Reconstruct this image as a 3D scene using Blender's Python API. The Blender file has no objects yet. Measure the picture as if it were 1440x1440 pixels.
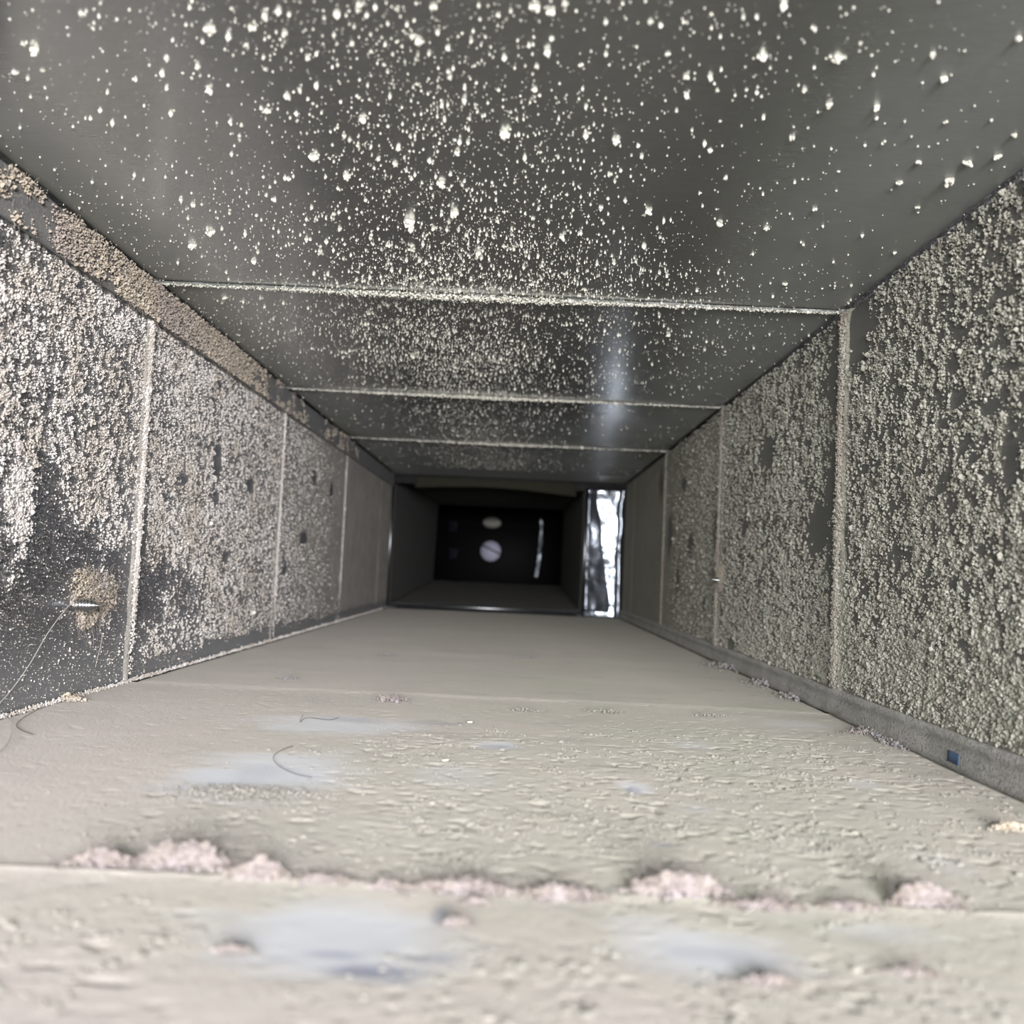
import bpy, math
import numpy as np
from mathutils import Matrix, Vector

sc = bpy.context.scene
C = bpy.data.collections.new('duct_interior'); sc.collection.children.link(C)
rng = np.random.default_rng(7)

# ------------------------------------------------------------------ measures
F = 1440.0                       # focal length in pixels
CH = 0.0648                      # lens height over the duct floor
XL, XR, H = -0.1922, 0.1635, 0.2048
Y0, Y1 = -0.03, 1.555            # near mouth, end of the first duct length
SEAMS = [0.2098, 0.518, 0.821, 1.124, 1.427]

# ------------------------------------------------------------------ camera
ay = Vector((4/F, -83/F, -1)).normalized()          # duct axis seen in camera space
th = 0.045
ax = Vector((math.cos(th), -math.sin(th), 0)); ax = (ax - ax.dot(ay)*ay).normalized()
az = ax.cross(ay)
M = Matrix((ax, ay, az))                            # camera space -> world
cd = bpy.data.cameras.new('camera'); cam = bpy.data.objects.new('camera', cd); C.objects.link(cam)
cam.matrix_world = Matrix.Translation((0, 0, CH)) @ M.to_4x4()
cd.sensor_fit = 'HORIZONTAL'; cd.sensor_width = 36; cd.lens = 36
cd.clip_start = 0.01; cd.clip_end = 50
cd.dof.use_dof = True; cd.dof.focus_distance = 0.46; cd.dof.aperture_fstop = 16
sc.camera = cam

# ------------------------------------------------------------------ world, light, exposure
w = bpy.data.worlds.new('room_light'); sc.world = w; w.use_nodes = True
bg = w.node_tree.nodes['Background']
bg.inputs[0].default_value = (0.93, 0.96, 1.0, 1); bg.inputs[1].default_value = 0.55
def area(name, loc, target, sx, sy, power, col):
    l = bpy.data.lights.new(name, 'AREA'); l.shape = 'RECTANGLE'; l.size = sx; l.size_y = sy
    l.energy = power; l.color = col
    o = bpy.data.objects.new(name, l); C.objects.link(o); o.location = loc
    o.rotation_euler = (Vector(target)-Vector(loc)).to_track_quat('-Z', 'Y').to_euler()
    return o
area('mouth_fill_right', (0.13, -0.62, 0.15), (-.05, 0.9, 0.08), 0.20, 0.20, 21.5, (1.0, 0.975, 0.995))  # added area light behind the lens, stands in for mouth light, brightens left wall
area('mouth_fill_left', (-0.14, -0.62, 0.14), (.05, 0.9, 0.08), 0.20, 0.20, 8.5, (0.985, 1.0, 0.93))  # weaker greenish fill, also added behind the lens to tint the right wall
sc.view_settings.view_transform = 'Standard'; sc.view_settings.look = 'None'
sc.view_settings.exposure = -0.33; sc.view_settings.gamma = 1.0
sc.view_settings.use_curve_mapping = False
sc.cycles.use_denoising = True
sc.cycles.max_bounces = 10; sc.cycles.diffuse_bounces = 6; sc.cycles.glossy_bounces = 6
sc.cycles.sample_clamp_indirect = 4.0

# ------------------------------------------------------------------ helpers
def ray(px, py):
    return M @ Vector(((px-720)/F, -(py-720)/F, -1))
def hit(px, py, s):
    d = ray(px, py); o = Vector((0, 0, CH))
    if s == 'floor': t = (0 - o.z)/d.z
    elif s == 'ceiling': t = (H - o.z)/d.z
    elif s == 'left': t = XL/d.x
    elif s == 'right': t = XR/d.x
    else: t = s/d.y
    return o + d*t

LAT = [rng.random((257, 257)) for _ in range(6)]
for L_ in LAT: L_[256] = L_[0]; L_[:, 256] = L_[:, 0]
def vn(u, v, k=0):
    u = np.asarray(u, float)+37.3*k; v = np.asarray(v, float)+11.7*k
    iu = np.floor(u).astype(int); iv = np.floor(v).astype(int)
    fu = u-iu; fv = v-iv; fu = fu*fu*(3-2*fu); fv = fv*fv*(3-2*fv)
    iu %= 256; iv %= 256; L = LAT[k % 6]
    return (L[iu, iv]*(1-fu)+L[iu+1, iv]*fu)*(1-fv)+(L[iu, iv+1]*(1-fu)+L[iu+1, iv+1]*fu)*fv
def fbm(u, v, k=0, n=4):
    s = 0; a = .5; t = 0
    for i in range(n):
        s = s+a*vn(u*2**i, v*2**i, k+i); t += a; a *= .5
    return s/t
def sst(a, b, x):
    t = np.clip((x-a)/(b-a), 0, 1); return t*t*(3-2*t)

def tag(o, label=None, cat=None, group=None, kind=None):
    if label: o['label'] = label
    if cat: o['category'] = cat
    if group: o['group'] = group
    if kind: o['kind'] = kind
    return o
def link(name, me, mat, parent=None, smooth=True):
    if mat: me.materials.append(mat)
    if smooth: me.shade_smooth()
    o = bpy.data.objects.new(name, me); C.objects.link(o)
    if parent: o.parent = parent
    return o
def raw_mesh(name, V, Fc, attrs=None):
    """V (n,3), Fc (m,k) numpy faces of constant k"""
    me = bpy.data.meshes.new(name); k = Fc.shape[1]
    me.vertices.add(len(V)); me.vertices.foreach_set('co', V.astype(np.float32).ravel())
    me.loops.add(Fc.size); me.loops.foreach_set('vertex_index', Fc.astype(np.int32).ravel())
    me.polygons.add(len(Fc))
    me.polygons.foreach_set('loop_start', np.arange(0, Fc.size, k, dtype=np.int32))
    me.update(calc_edges=True)
    for n, a in (attrs or {}).items():
        at = me.attributes.new(n, 'FLOAT', 'POINT'); at.data.foreach_set('value', a.astype(np.float32).ravel())
    me.validate()
    return me
def grid_faces(nu, nv, flip=False):
    i = np.arange(nu-1)[:, None]*nv+np.arange(nv-1)[None, :]
    f = np.stack([i, i+nv, i+nv+1, i+1], -1).reshape(-1, 4)
    return f[:, ::-1] if flip else f
def box_mesh(name, a, b):
    x0, y0, z0 = a; x1, y1, z1 = b
    V = np.array([(x, y, z) for x in (x0, x1) for y in (y0, y1) for z in (z0, z1)])
    Fc = np.array([(0, 1, 3, 2), (4, 6, 7, 5), (0, 4, 5, 1), (2, 3, 7, 6), (0, 2, 6, 4), (1, 5, 7, 3)])
    return raw_mesh(name, V, Fc)
def box(name, a, b, mat, parent=None):
    return link(name, box_mesh(name, a, b), mat, parent, smooth=False)

t_ = (1+5**.5)/2
ICO_V = np.array([(-1, t_, 0), (1, t_, 0), (-1, -t_, 0), (1, -t_, 0), (0, -1, t_), (0, 1, t_), (0, -1, -t_), (0, 1, -t_),
                  (t_, 0, -1), (t_, 0, 1), (-t_, 0, -1), (-t_, 0, 1)])/math.sqrt(1+t_*t_)
ICO_F = np.array([(0, 11, 5), (0, 5, 1), (0, 1, 7), (0, 7, 10), (0, 10, 11), (1, 5, 9), (5, 11, 4), (11, 10, 2), (10, 7, 6), (7, 1, 8),
                  (3, 9, 4), (3, 4, 2), (3, 2, 6), (3, 6, 8), (3, 8, 9), (4, 9, 5), (2, 4, 11), (6, 2, 10), (8, 6, 7), (9, 8, 1)])
OCT_V = np.array([(1, 0, 0), (-1, 0, 0), (0, 1, 0), (0, -1, 0), (0, 0, 1), (0, 0, -1)], float)
OCT_F = np.array([(4, 0, 2), (4, 2, 1), (4, 1, 3), (4, 3, 0), (5, 2, 0), (5, 1, 2), (5, 3, 1), (5, 0, 3)])
def grain_mesh(name, P, R, ico=True, jit=.3):
    """irregular lumps: P centres (n,3), R radii (n,3) or (n,)"""
    BV, BF = (ICO_V, ICO_F) if ico else (OCT_V, OCT_F)
    n = len(P); R = np.asarray(R)
    if R.ndim == 1: R = np.repeat(R[:, None], 3, 1)
    a = rng.random(n)*6.283; b = rng.random(n)*6.283
    ca, sa, cb, sb = np.cos(a), np.sin(a), np.cos(b), np.sin(b); z = np.zeros(n); o = np.ones(n)
    Ra = np.stack([np.stack([ca, -sa, z], -1), np.stack([sa, ca, z], -1), np.stack([z, z, o], -1)], 1)
    Rb = np.stack([np.stack([o, z, z], -1), np.stack([z, cb, -sb], -1), np.stack([z, sb, cb], -1)], 1)
    V = np.einsum('nij,nkj->nki', Ra@Rb, np.repeat(BV[None], n, 0))
    V = V*(1+jit*(rng.random((n, len(BV), 1))*2-1))*R[:, None, :]+P[:, None, :]
    Fc = BF[None]+(np.arange(n)*len(BV))[:, None, None]
    tone = np.repeat(rng.random(n), len(BV))
    return raw_mesh(name, V.reshape(-1, 3), Fc.reshape(-1, 3), {'tone': tone})
def tubes_mesh(name, lines, rad, sides=3):
    Vs = []; Fs = []; base = 0
    for pts in lines:
        pts = np.asarray(pts, float); n = len(pts)
        T = np.gradient(pts, axis=0); T /= np.linalg.norm(T, axis=1)[:, None]+1e-12
        up = np.array([0.31, 0.2, 0.93]); A = np.cross(T, up); A /= np.linalg.norm(A, axis=1)[:, None]+1e-12
        B = np.cross(T, A); an = np.arange(sides)/sides*6.28318
        V = pts[:, None]+rad*(np.cos(an)[None, :, None]*A[:, None]+np.sin(an)[None, :, None]*B[:, None])
        i = np.arange(n-1)[:, None]*sides+base; j = np.arange(sides)[None]; j2 = (j+1) % sides
        Fs.append(np.stack([i+j, i+j2, i+sides+j2, i+sides+j], -1).reshape(-1, 4)); Vs.append(V.reshape(-1, 3)); base += n*sides
    return raw_mesh(name, np.concatenate(Vs), np.concatenate(Fs))
def spline(pts, n=40):
    pts = [np.array(p, float) for p in pts]; P = [2*pts[0]-pts[1]]+pts+[2*pts[-1]-pts[-2]]; out = []
    for i in range(1, len(P)-2):
        for s in np.linspace(0, 1, n, endpoint=False):
            a, b, c, d = P[i-1], P[i], P[i+1], P[i+2]
            out.append(.5*(2*b+(c-a)*s+(2*a-5*b+4*c-d)*s*s+(3*b-a-3*c+d)*s**3))
    out.append(pts[-1]); return np.array(out)

# ------------------------------------------------------------------ materials
def mat(name):
    m = bpy.data.materials.new(name); m.use_nodes = True; nt = m.node_tree
    return m, nt, nt.nodes['Principled BSDF']
def N(nt, t, **kw):
    n = nt.nodes.new(t)
    for k, v in kw.items():
        if k in n.inputs: n.inputs[k].default_value = v
        else: setattr(n, k, v)
    return n
def ramp(nt, src, stops):
    r = nt.nodes.new('ShaderNodeValToRGB'); e = r.color_ramp.elements
    while len(e) < len(stops): e.new(.5)
    for q, (p, c) in zip(e, stops):
        q.position = p; q.color = (*c, 1) if len(c) == 3 else c
    nt.links.new(src, r.inputs[0]); return r.outputs[0]
def noise(nt, scale, detail=4, rough=.6, vec=None, stretch=None):
    tc = nt.nodes.new('ShaderNodeTexCoord'); v = tc.outputs['Object']
    if stretch:
        mp = N(nt, 'ShaderNodeMapping'); mp.inputs['Scale'].default_value = stretch
        nt.links.new(v, mp.inputs[0]); v = mp.outputs[0]
    n = N(nt, 'ShaderNodeTexNoise', Scale=scale, Detail=detail, Roughness=rough)
    nt.links.new(v, n.inputs['Vector']); return n.outputs['Fac']
def mathn(nt, op, a, b=None, clamp=False):
    n = nt.nodes.new('ShaderNodeMath'); n.operation = op; n.use_clamp = clamp
    for i, s in enumerate((a, b)):
        if s is None: continue
        if isinstance(s, (int, float)): n.inputs[i].default_value = s
        else: nt.links.new(s, n.inputs[i])
    return n.outputs[0]
def mixc(nt, f, a, b):
    n = nt.nodes.new('ShaderNodeMix'); n.data_type = 'RGBA'
    if isinstance(f, (int, float)): n.inputs[0].default_value = f
    else: nt.links.new(f, n.inputs[0])
    for i, s in ((6, a), (7, b)):
        if isinstance(s, tuple): n.inputs[i].default_value = (*s, 1)
        else: nt.links.new(s, n.inputs[i])
    return n.outputs[2]
def mixf(nt, f, a, b):
    n = nt.nodes.new('ShaderNodeMix'); nt.links.new(f, n.inputs[0])
    for i, s in ((2, a), (3, b)):
        if isinstance(s, (int, float)): n.inputs[i].default_value = s
        else: nt.links.new(s, n.inputs[i])
    return n.outputs[0]
def attr(nt, n):
    a = nt.nodes.new('ShaderNodeAttribute'); a.attribute_name = n; return a.outputs['Fac']
def bump(nt, b, h, dist, strength=1.0):
    n = N(nt, 'ShaderNodeBump', Strength=strength, Distance=dist); nt.links.new(h, n.inputs['Height'])
    nt.links.new(n.outputs[0], b.inputs['Normal'])

def dust_mat(name, c1, c2, c3=None, scale=250):
    m, nt, b = mat(name)
    n = noise(nt, scale, 2); n2 = noise(nt, 28, 3)
    col = ramp(nt, n, [(.35, c1), (.65, c2)])
    if c3: col = mixc(nt, ramp(nt, n2, [(.48, (0, 0, 0)), (.62, (1, 1, 1))]), col, c3)
    t = mathn(nt, 'MULTIPLY_ADD', attr(nt, 'tone'), .35); nt.nodes[-1].inputs[2].default_value = .8
    mul = nt.nodes.new('ShaderNodeVectorMath'); mul.operation = 'SCALE'
    nt.links.new(col, mul.inputs[0]); nt.links.new(t, mul.inputs['Scale'])
    nt.links.new(mul.outputs[0], b.inputs['Base Color'])
    b.inputs['Roughness'].default_value = .95; b.inputs['Specular IOR Level'].default_value = .25
    b.inputs['Diffuse Roughness'].default_value = 1
    return m
def sheet_mat(name, metal, rough, dustA, dustB, film=(.2, .2, .17), fine=900, brushed=(1, 1, 1), gran=1.0, nmk=.05, speck=.9):
    """galvanised sheet under dust: 'dust' attribute says how much lies there, 'film' a thin haze of it"""
    m, nt, b = mat(name)
    d = attr(nt, 'dust'); fl = attr(nt, 'film')
    nf = noise(nt, fine, 3, .7); nb = noise(nt, 45, 4)
    k = mathn(nt, 'ADD', d, mathn(nt, 'MULTIPLY', mathn(nt, 'SUBTRACT', nf, .5), gran*2))
    mask = ramp(nt, k, [(.42, (0, 0, 0)), (.58, (1, 1, 1))])
    if speck:
        sp = ramp(nt, noise(nt, fine*1.7, 2, .6), [(.54, (0, 0, 0)), (.585, (speck,)*3)])
        mask = mathn(nt, 'MAXIMUM', mask, mathn(nt, 'MULTIPLY', sp, mathn(nt, 'ADD', mathn(nt, 'MULTIPLY', d, 1.2), .42, True)))
    dc = mixc(nt, ramp(nt, nb, [(.4, (0, 0, 0)), (.62, (1, 1, 1))]), dustA, dustB)
    nm = noise(nt, 160, 3, .6, stretch=brushed)
    mc = mixc(nt, nm, tuple(x*.75 for x in metal), tuple(min(1, x*1.2) for x in metal))
    # film: partial diffuse cover on the metal
    cov = mathn(nt, 'MAXIMUM', mask, fl)
    base = mixc(nt, mask, mixc(nt, fl, mc, film), dc)
    nt.links.new(base, b.inputs['Base Color'])
    nt.links.new(mathn(nt, 'SUBTRACT', 1.0, cov, True), b.inputs['Metallic'])
    nt.links.new(mixf(nt, cov, mathn(nt, 'MULTIPLY_ADD', nm, .15), .95), b.inputs['Roughness'])
    for n in nt.nodes:
        if n.type == 'MATH' and n.operation == 'MULTIPLY_ADD': n.inputs[2].default_value = rough
    b.inputs['Specular IOR Level'].default_value = .25; b.inputs['Diffuse Roughness'].default_value = 1
    bump(nt, b, mathn(nt, 'ADD', mathn(nt, 'MULTIPLY', mask, nf), mathn(nt, 'MULTIPLY', nm, nmk)), .0012, .9)
    return m
BEIGE, OLIVE, PINK = (.50, .475, .42), (.40, .395, .33), (.52, .465, .445)
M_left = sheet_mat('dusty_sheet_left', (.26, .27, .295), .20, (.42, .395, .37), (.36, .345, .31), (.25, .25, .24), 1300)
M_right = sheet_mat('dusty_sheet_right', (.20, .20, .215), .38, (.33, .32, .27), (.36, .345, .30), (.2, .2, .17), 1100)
M_ceil = sheet_mat('bare_sheet_ceiling', (.555, .575, .575), .10, (.5, .48, .43), (.4, .39, .33), (.17, .17, .135), 800, (1, 9, 1), .25, .02, 0)
M_metal = sheet_mat('galvanised_sheet', (.22, .22, .23), .4, BEIGE, OLIVE)
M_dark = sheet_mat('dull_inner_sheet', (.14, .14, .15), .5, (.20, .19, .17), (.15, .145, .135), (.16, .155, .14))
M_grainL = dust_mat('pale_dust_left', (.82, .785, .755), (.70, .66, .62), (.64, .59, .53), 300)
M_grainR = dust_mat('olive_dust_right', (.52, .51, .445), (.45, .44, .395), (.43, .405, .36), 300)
M_grainC = dust_mat('cream_dust_ceiling', (.86, .84, .76), (.76, .74, .66), None, 300)
M_tuft = dust_mat('grey_tuft', (.36, .34, .33), (.28, .26, .25), (.33, .31, .33), 420)
M_lint = dust_mat('pinkish_lint', (.37, .325, .32), (.26, .225, .20), (.36, .315, .335), 420)
M_fuzz = dust_mat('brown_fuzz', (.52, .44, .33), (.60, .55, .48), (.46, .40, .36), 500)
# floor
m, nt, b = mat('dusty_floor'); M_floor = m
n1 = noise(nt, 9, 4); n2 = noise(nt, 900, 4, .7); n3 = noise(nt, 60, 4, .6, stretch=(.5, 2, 1))
c = mixc(nt, ramp(nt, n1, [(.4, (0, 0, 0)), (.62, (1, 1, 1))]), (.375, .36, .308), (.40, .37, .33))
c = mixc(nt, ramp(nt, n3, [(.35, (0, 0, 0)), (.75, (.5, .5, .5))]), c, (.335, .335, .305))
c = mixc(nt, ramp(nt, noise(nt, 26, 5, .7, stretch=(.6, 1.5, 1)), [(.56, (0, 0, 0)), (.72, (.6, .6, .6))]), c, (.27, .255, .235))
c = mixc(nt, mathn(nt, 'MULTIPLY', attr(nt, 'pink'), .8), c, (.44, .402, .382))
sm = ramp(nt, mathn(nt, 'ADD', attr(nt, 'bare'), mathn(nt, 'MULTIPLY', mathn(nt, 'SUBTRACT', n3, .5), .5)), [(.2, (0, 0, 0)), (.95, (1, 1, 1))])
c = mixc(nt, mathn(nt, 'MULTIPLY', sm, .75), c, (.335, .355, .39))
c = mixc(nt, attr(nt, 'scrape'), c, (.17, .18, .225)); b.inputs['Diffuse Roughness'].default_value = 1
nt.links.new(c, b.inputs['Base Color']); b.inputs['Roughness'].default_value = .85
b.inputs['Specular IOR Level'].default_value = .3
bump(nt, b, mathn(nt, 'MULTIPLY', n2, mathn(nt, 'SUBTRACT', 1.0, sm, True)), .0005, .8)
def plain(name, col, rough=.5, metal=0.0, spec=.5, nz=0):
    m, nt, b = mat(name)
    n = noise(nt, 120, 3); c = mixc(nt, n, tuple(x*.8 for x in col), tuple(min(1, x*1.15) for x in col))
    nt.links.new(c, b.inputs['Base Color']); b.inputs['Roughness'].default_value = rough
    b.inputs['Metallic'].default_value = metal; b.inputs['Specular IOR Level'].default_value = spec
    if nz: bump(nt, b, noise(nt, 60, 3), nz)
    return m
M_screw = plain('zinc_screw', (.85, .86, .88), .22, 1)
M_foil = plain('foil_tape', (.66, .72, .84), .26, 1, nz=.001)
M_edge = plain('bright_cut_edge', (.55, .57, .60), .35, 1)
M_hairw = plain('pale_hair', (.75, .72, .66), .4)
M_haird = plain('dark_hair', (.10, .085, .075), .5)
M_blue = plain('blue_marking', (.10, .16, .27), .8)
M_flake = plain('cream_flake', (.8, .76, .62), .7)
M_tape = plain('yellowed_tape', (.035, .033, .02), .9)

# ------------------------------------------------------------------ masks on the walls
def ell(surf, px, py, rx, ry):
    """an elliptical mark at a place on a wall, in metres (depth, height, half sizes)"""
    p = hit(px, py, surf); a = hit(px-rx, py, surf); b2 = hit(px+rx, py, surf)
    return (p.y, p.z if surf in ('left', 'right') else p.x, abs(a.y-b2.y)/2, ry*p.y/F)
def inell(e, y, z, soft=.35, wob=.5, sc_=400):
    cy, cz, ry, rz = e
    d = np.sqrt(((y-cy)/ry)**2+((z-cz)/rz)**2)+wob*(fbm(y*sc_, z*sc_, 3, 2)-.5)
    return 1-sst(1-soft, 1+soft, d)
holes_L = [ell('left', 305, 650, 5, 26), ell('left', 303, 700, 3, 9), ell('left', 167, 663, 3, 16), ell('left', 351, 683, 4, 12),
           ell('left', 426, 757, 5, 8), ell('left', 442, 672, 2.5, 10), ell('left', 466, 690, 2, 9), ell('left', 70, 555, 4, 16), ell('left', 399, 800, 3, 8),
           ell('left', 316, 785, 3, 9), ell('left', 258, 672, 6, 8)]
thin_L = [(ell('left', 30, 930, 150, 120), 1.0), (ell('left', 110, 780, 40, 35), .75), (ell('left', 60, 760, 22, 100), .75), (ell('left', -20, 800, 30, 100), .6),
          (ell('left', 205, 835, 30, 45), .8), (ell('left', 55, 790, 8, 60), .6), (ell('left', 165, 800, 25, 22), .6), (ell('left', 170, 850, 14, 40), .55), (ell('left', 255, 850, 30, 40), .35)]
thick_L = [ell('left', 25, 720, 20, 70), ell('left', 90, 920, 45, 30)]
def dens_left(y, z):
    d = .56+.30*(fbm(y*60, z*60, 1)-.5)+1.5*(fbm(y*420, z*330, 2, 3)-.5)*(1-.5*sst(.5, 1., y))
    d = d-.25*sst(.6, .4, y)*(fbm(y*25, z*25, 4)-.3)
    for e, k in thin_L: d = d-k*inell(e, y, z, .6, .9, 90)
    d = d-1.6*np.exp(-((y-.525-.002*fbm(z*60, z*0, 1))/.0036)**2)*sst(.38, .48, fbm(z*35, z*0, 4))
    for e in thick_L: d = d+.45*inell(e, y, z, .6, .9, 90)
    for e in holes_L: d = d-1.4*inell(e, y, z, .35, 1.0)
    d = d-.7*sst(.016, .004, z)
    d = d+.25*sst(.75, 1.1, y)
    return np.clip(d, 0, 1.1)
holes_R = [ell('right', 942, 755, 3, 28), ell('right', 971, 768, 4, 14), ell('right', 1008, 742, 4, 28), ell('right', 953, 815, 2, 18), ell('right', 1028, 905, 4, 10),
           ell('right', 962, 680, 3, 12), ell('right', 1048, 742, 4, 10), ell('right', 1424, 645, 9, 38), ell('right', 1172, 690, 9, 30), ell('right', 1150, 745, 14, 34),
           ell('right', 1176, 860, 8, 28), ell('right', 1175, 540, 8, 60), ell('right', 1012, 690, 2.5, 14), ell('right', 930, 680, 2, 22), ell('right', 990, 850, 2, 12),
           ell('right', 1080, 640, 9, 24), ell('right', 1210, 460, 14, 55), ell('right', 1012, 860, 3, 20)]
def dens_right(y, z):
    d = .56+.35*(fbm(y*55, z*55, 2)-.5)+1.5*(fbm(y*330, z*240, 3, 3)-.5)*(1-.5*sst(.5, 1., y))
    d = d-1.6*np.exp(-((y-.526-.002*fbm(z*60, z*0, 1))/.0042)**2)*sst(.38, .5, fbm(z*35, z*0+1, 3))
    for e in holes_R: d = d-(1.5 if e[2] < .0045 else .75)*inell(e, y, z, .45, 1.1)
    d = d-.08*sst(.055, .17, z)*sst(.75, .45, y)
    d = d+.30*sst(.7, .95, y)+.25*sst(.07, .02, z)
    return np.clip(d, 0, 1.1)

# ------------------------------------------------------------------ the duct: walls, floor, ceiling
T = .0015
fl = tag(box('floor', (XL-.01, Y0, -.006), (XR+.01, Y1, -T), M_metal), kind='structure')
ce = tag(box('ceiling', (XL-.01, .16, H+T), (XR+.01, Y1, H+.006), M_metal), kind='structure')  # starts past the mouth: unseen gap added so light falls on the near floor
wl = tag(box('wall_left', (XL-.006, Y0, -.006), (XL-T, Y1, H+.006), M_metal), kind='structure')
wr = tag(box('wall_right', (XR+T, Y0, -.006), (XR+.006, Y1, H+.006), M_metal), kind='structure')
edges = [Y0]+SEAMS+[Y1]
def axis(a, b, step):
    return np.linspace(a, b, max(3, int(round((b-a)/step))+1))
def skirt(D, e=1):
    D[0, :] = D[-1, :] = -T*1.1; D[:, 0] = D[:, -1] = -T*1.1; return D
for i in range(6):
    a, b = edges[i]+(.0 if i == 0 else .0034 if i == 2 else .0012), edges[i+1]-.0012
    near = b < .9
    # left
    ys = axis(a, b, .0018 if near else .004); zs = axis(.0005, H-.0005, .0018 if near else .004)
    Yg, Zg = np.meshgrid(ys, zs, indexing='ij')
    for side in ('left', 'right'):
        d = dens_left(Yg, Zg) if side == 'left' else dens_right(Yg, Zg)
        D = skirt(.0006*sst(.3, .8, d)*fbm(Yg*500, Zg*300, 3, 3)+.0006*(fbm(Yg*12, Zg*12, 2)-.5))
        # the far side of every seam starts in a slight recess
        X = XL+D if side == 'left' else XR-D
        fm = .5*sst(.04, .004, Zg)+.25*fbm(Yg*20, Zg*20, 5)*sst(.35, .7, Yg)
        if side == 'right': fm = fm+.35
        me = raw_mesh('panel', np.stack([X, Yg, Zg], -1).reshape(-1, 3), grid_faces(len(ys), len(zs), side == 'right'),
                      {'dust': d-.10*sst(1.1, .6, Yg), 'film': np.clip(fm, 0, 1)})
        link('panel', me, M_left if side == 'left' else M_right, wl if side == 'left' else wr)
    # ceiling
    a = edges[i]+.0012
    xs = axis(XL+.0005, XR-.0005, .004); ys = axis(max(a, .16), b, .004)
    Xg, Yg = np.meshgrid(xs, ys, indexing='ij')
    D = skirt(.0007*(fbm(Xg*14, Yg*14, 1)-.5)+.0002)
    fm = .9*sst(.055, .0, Xg-XL)*fbm(Xg*22, Yg*12, 1)+.9*sst(.10, .0, XR-Xg)*fbm(Xg*22, Yg*12, 2)+.06+.3*sst(.75, 1.2, Yg)
    fm = fm+.35*sst(.52, .56, Yg)*sst(.06, 0, Yg-.52)*0
    me = raw_mesh('panel', np.stack([Xg, Yg, H-D], -1).reshape(-1, 3), grid_faces(len(xs), len(ys), True),
                  {'dust': .05+0*Xg, 'film': np.clip(fm, 0, 1)})
    link('panel', me, M_ceil, ce)

# floor panels, with wiped patches, granular zones and a swelling towards each seam
def fe(px, py, rx, ry):
    p = hit(px, py, 'floor'); q = hit(px, py-ry, 'floor'); q2 = hit(px, py+ry, 'floor')
    return (p.x, p.y, rx*p.y/F, abs(q.y-q2.y)/2)
def ine(e, x, y, soft=.3, wob=.5, s=150):
    d = np.sqrt(((x-e[0])/e[2])**2+((y-e[1])/e[3])**2)+wob*(fbm(x*s*.5, y*s, 3, 3)-.5)
    return 1-sst(1-soft, 1+soft, d)
bare_F = [(fe(370, 1092, 115, 32), 1.), (fe(470, 1020, 110, 13), .8), (fe(440, 1075, 60, 20), .6), (fe(490, 1320, 150, 55), 1.), (fe(1000, 1345, 110, 35), .9), (fe(910, 1310, 60, 18), .6),
          (fe(890, 1108, 22, 8), .8), (fe(700, 1050, 30, 6), .8), (fe(640, 1095, 60, 18), .5), (fe(1230, 1315, 90, 20), .6), (fe(1330, 1218, 50, 14), .5), (fe(980, 1140, 30, 8), .5),
          (fe(1120, 1020, 50, 8), .5), (fe(970, 1048, 40, 7), .5), (fe(1215, 1105, 25, 9), .5), (fe(300, 1290, 90, 12), .5), (fe(1100, 1290, 120, 12), .4)]
scr_F = [(fe(530, 1370, 60, 9), .9), (fe(470, 1345, 40, 6), .55), (fe(610, 1352, 35, 8), .5), (fe(620, 1290, 12, 12), .6), (fe(560, 1385, 20, 4), .6), (fe(978, 1342, 50, 9), .3), (fe(890, 1112, 12, 4), .5),
         (fe(495, 1013, 45, 4), .35), (fe(610, 1018, 40, 3), .35), (fe(930, 1192, 20, 3), .5), (fe(700, 1052, 22, 2.5), .5), (fe(365, 1088, 30, 10), .18)]
gran_F = [fe(430, 1150, 260, 55), fe(900, 1180, 480, 70), fe(700, 1100, 300, 60), fe(1100, 1080, 260, 50), fe(620, 1060, 120, 40), fe(200, 1330, 300, 60), fe(900, 1400, 560, 60)]
def granular(x, y):
    g = 0
    for e in gran_F: g = np.maximum(g, ine(e, x, y, .5, .8, 60))
    return g*(.45+.55*sst(.185, .215, y))
def bare_at(x, y):
    g = 0
    for e, k in bare_F: g = np.maximum(g, k*ine(e, x, y, .8, .9, 90))
    return g
def floor_h(x, y):
    g = granular(x, y); ba = bare_at(x, y)
    h = .0006*(fbm(x*22, y*22, 1)-.5)+.0001*(fbm(x*120, y*120, 2)-.5)
    pit = fbm(x*330, y*330, 4, 2)
    h = h+(.00010*(pit-.5)*(.25+.9*g)+.00018*sst(.66, .84, vn(x*420, y*420, 5))*g-.0007*sst(.20, .10, vn(x*420, y*420, 1))*(.3+g))*(1-.85*ba)
    near = sst(.26, .2, y)
    h = h+near*.00015*(fbm(x*150, y*150, 5, 3)-.5)*(1-.8*ba)
    return h-.00012*ba+.0004
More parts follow.
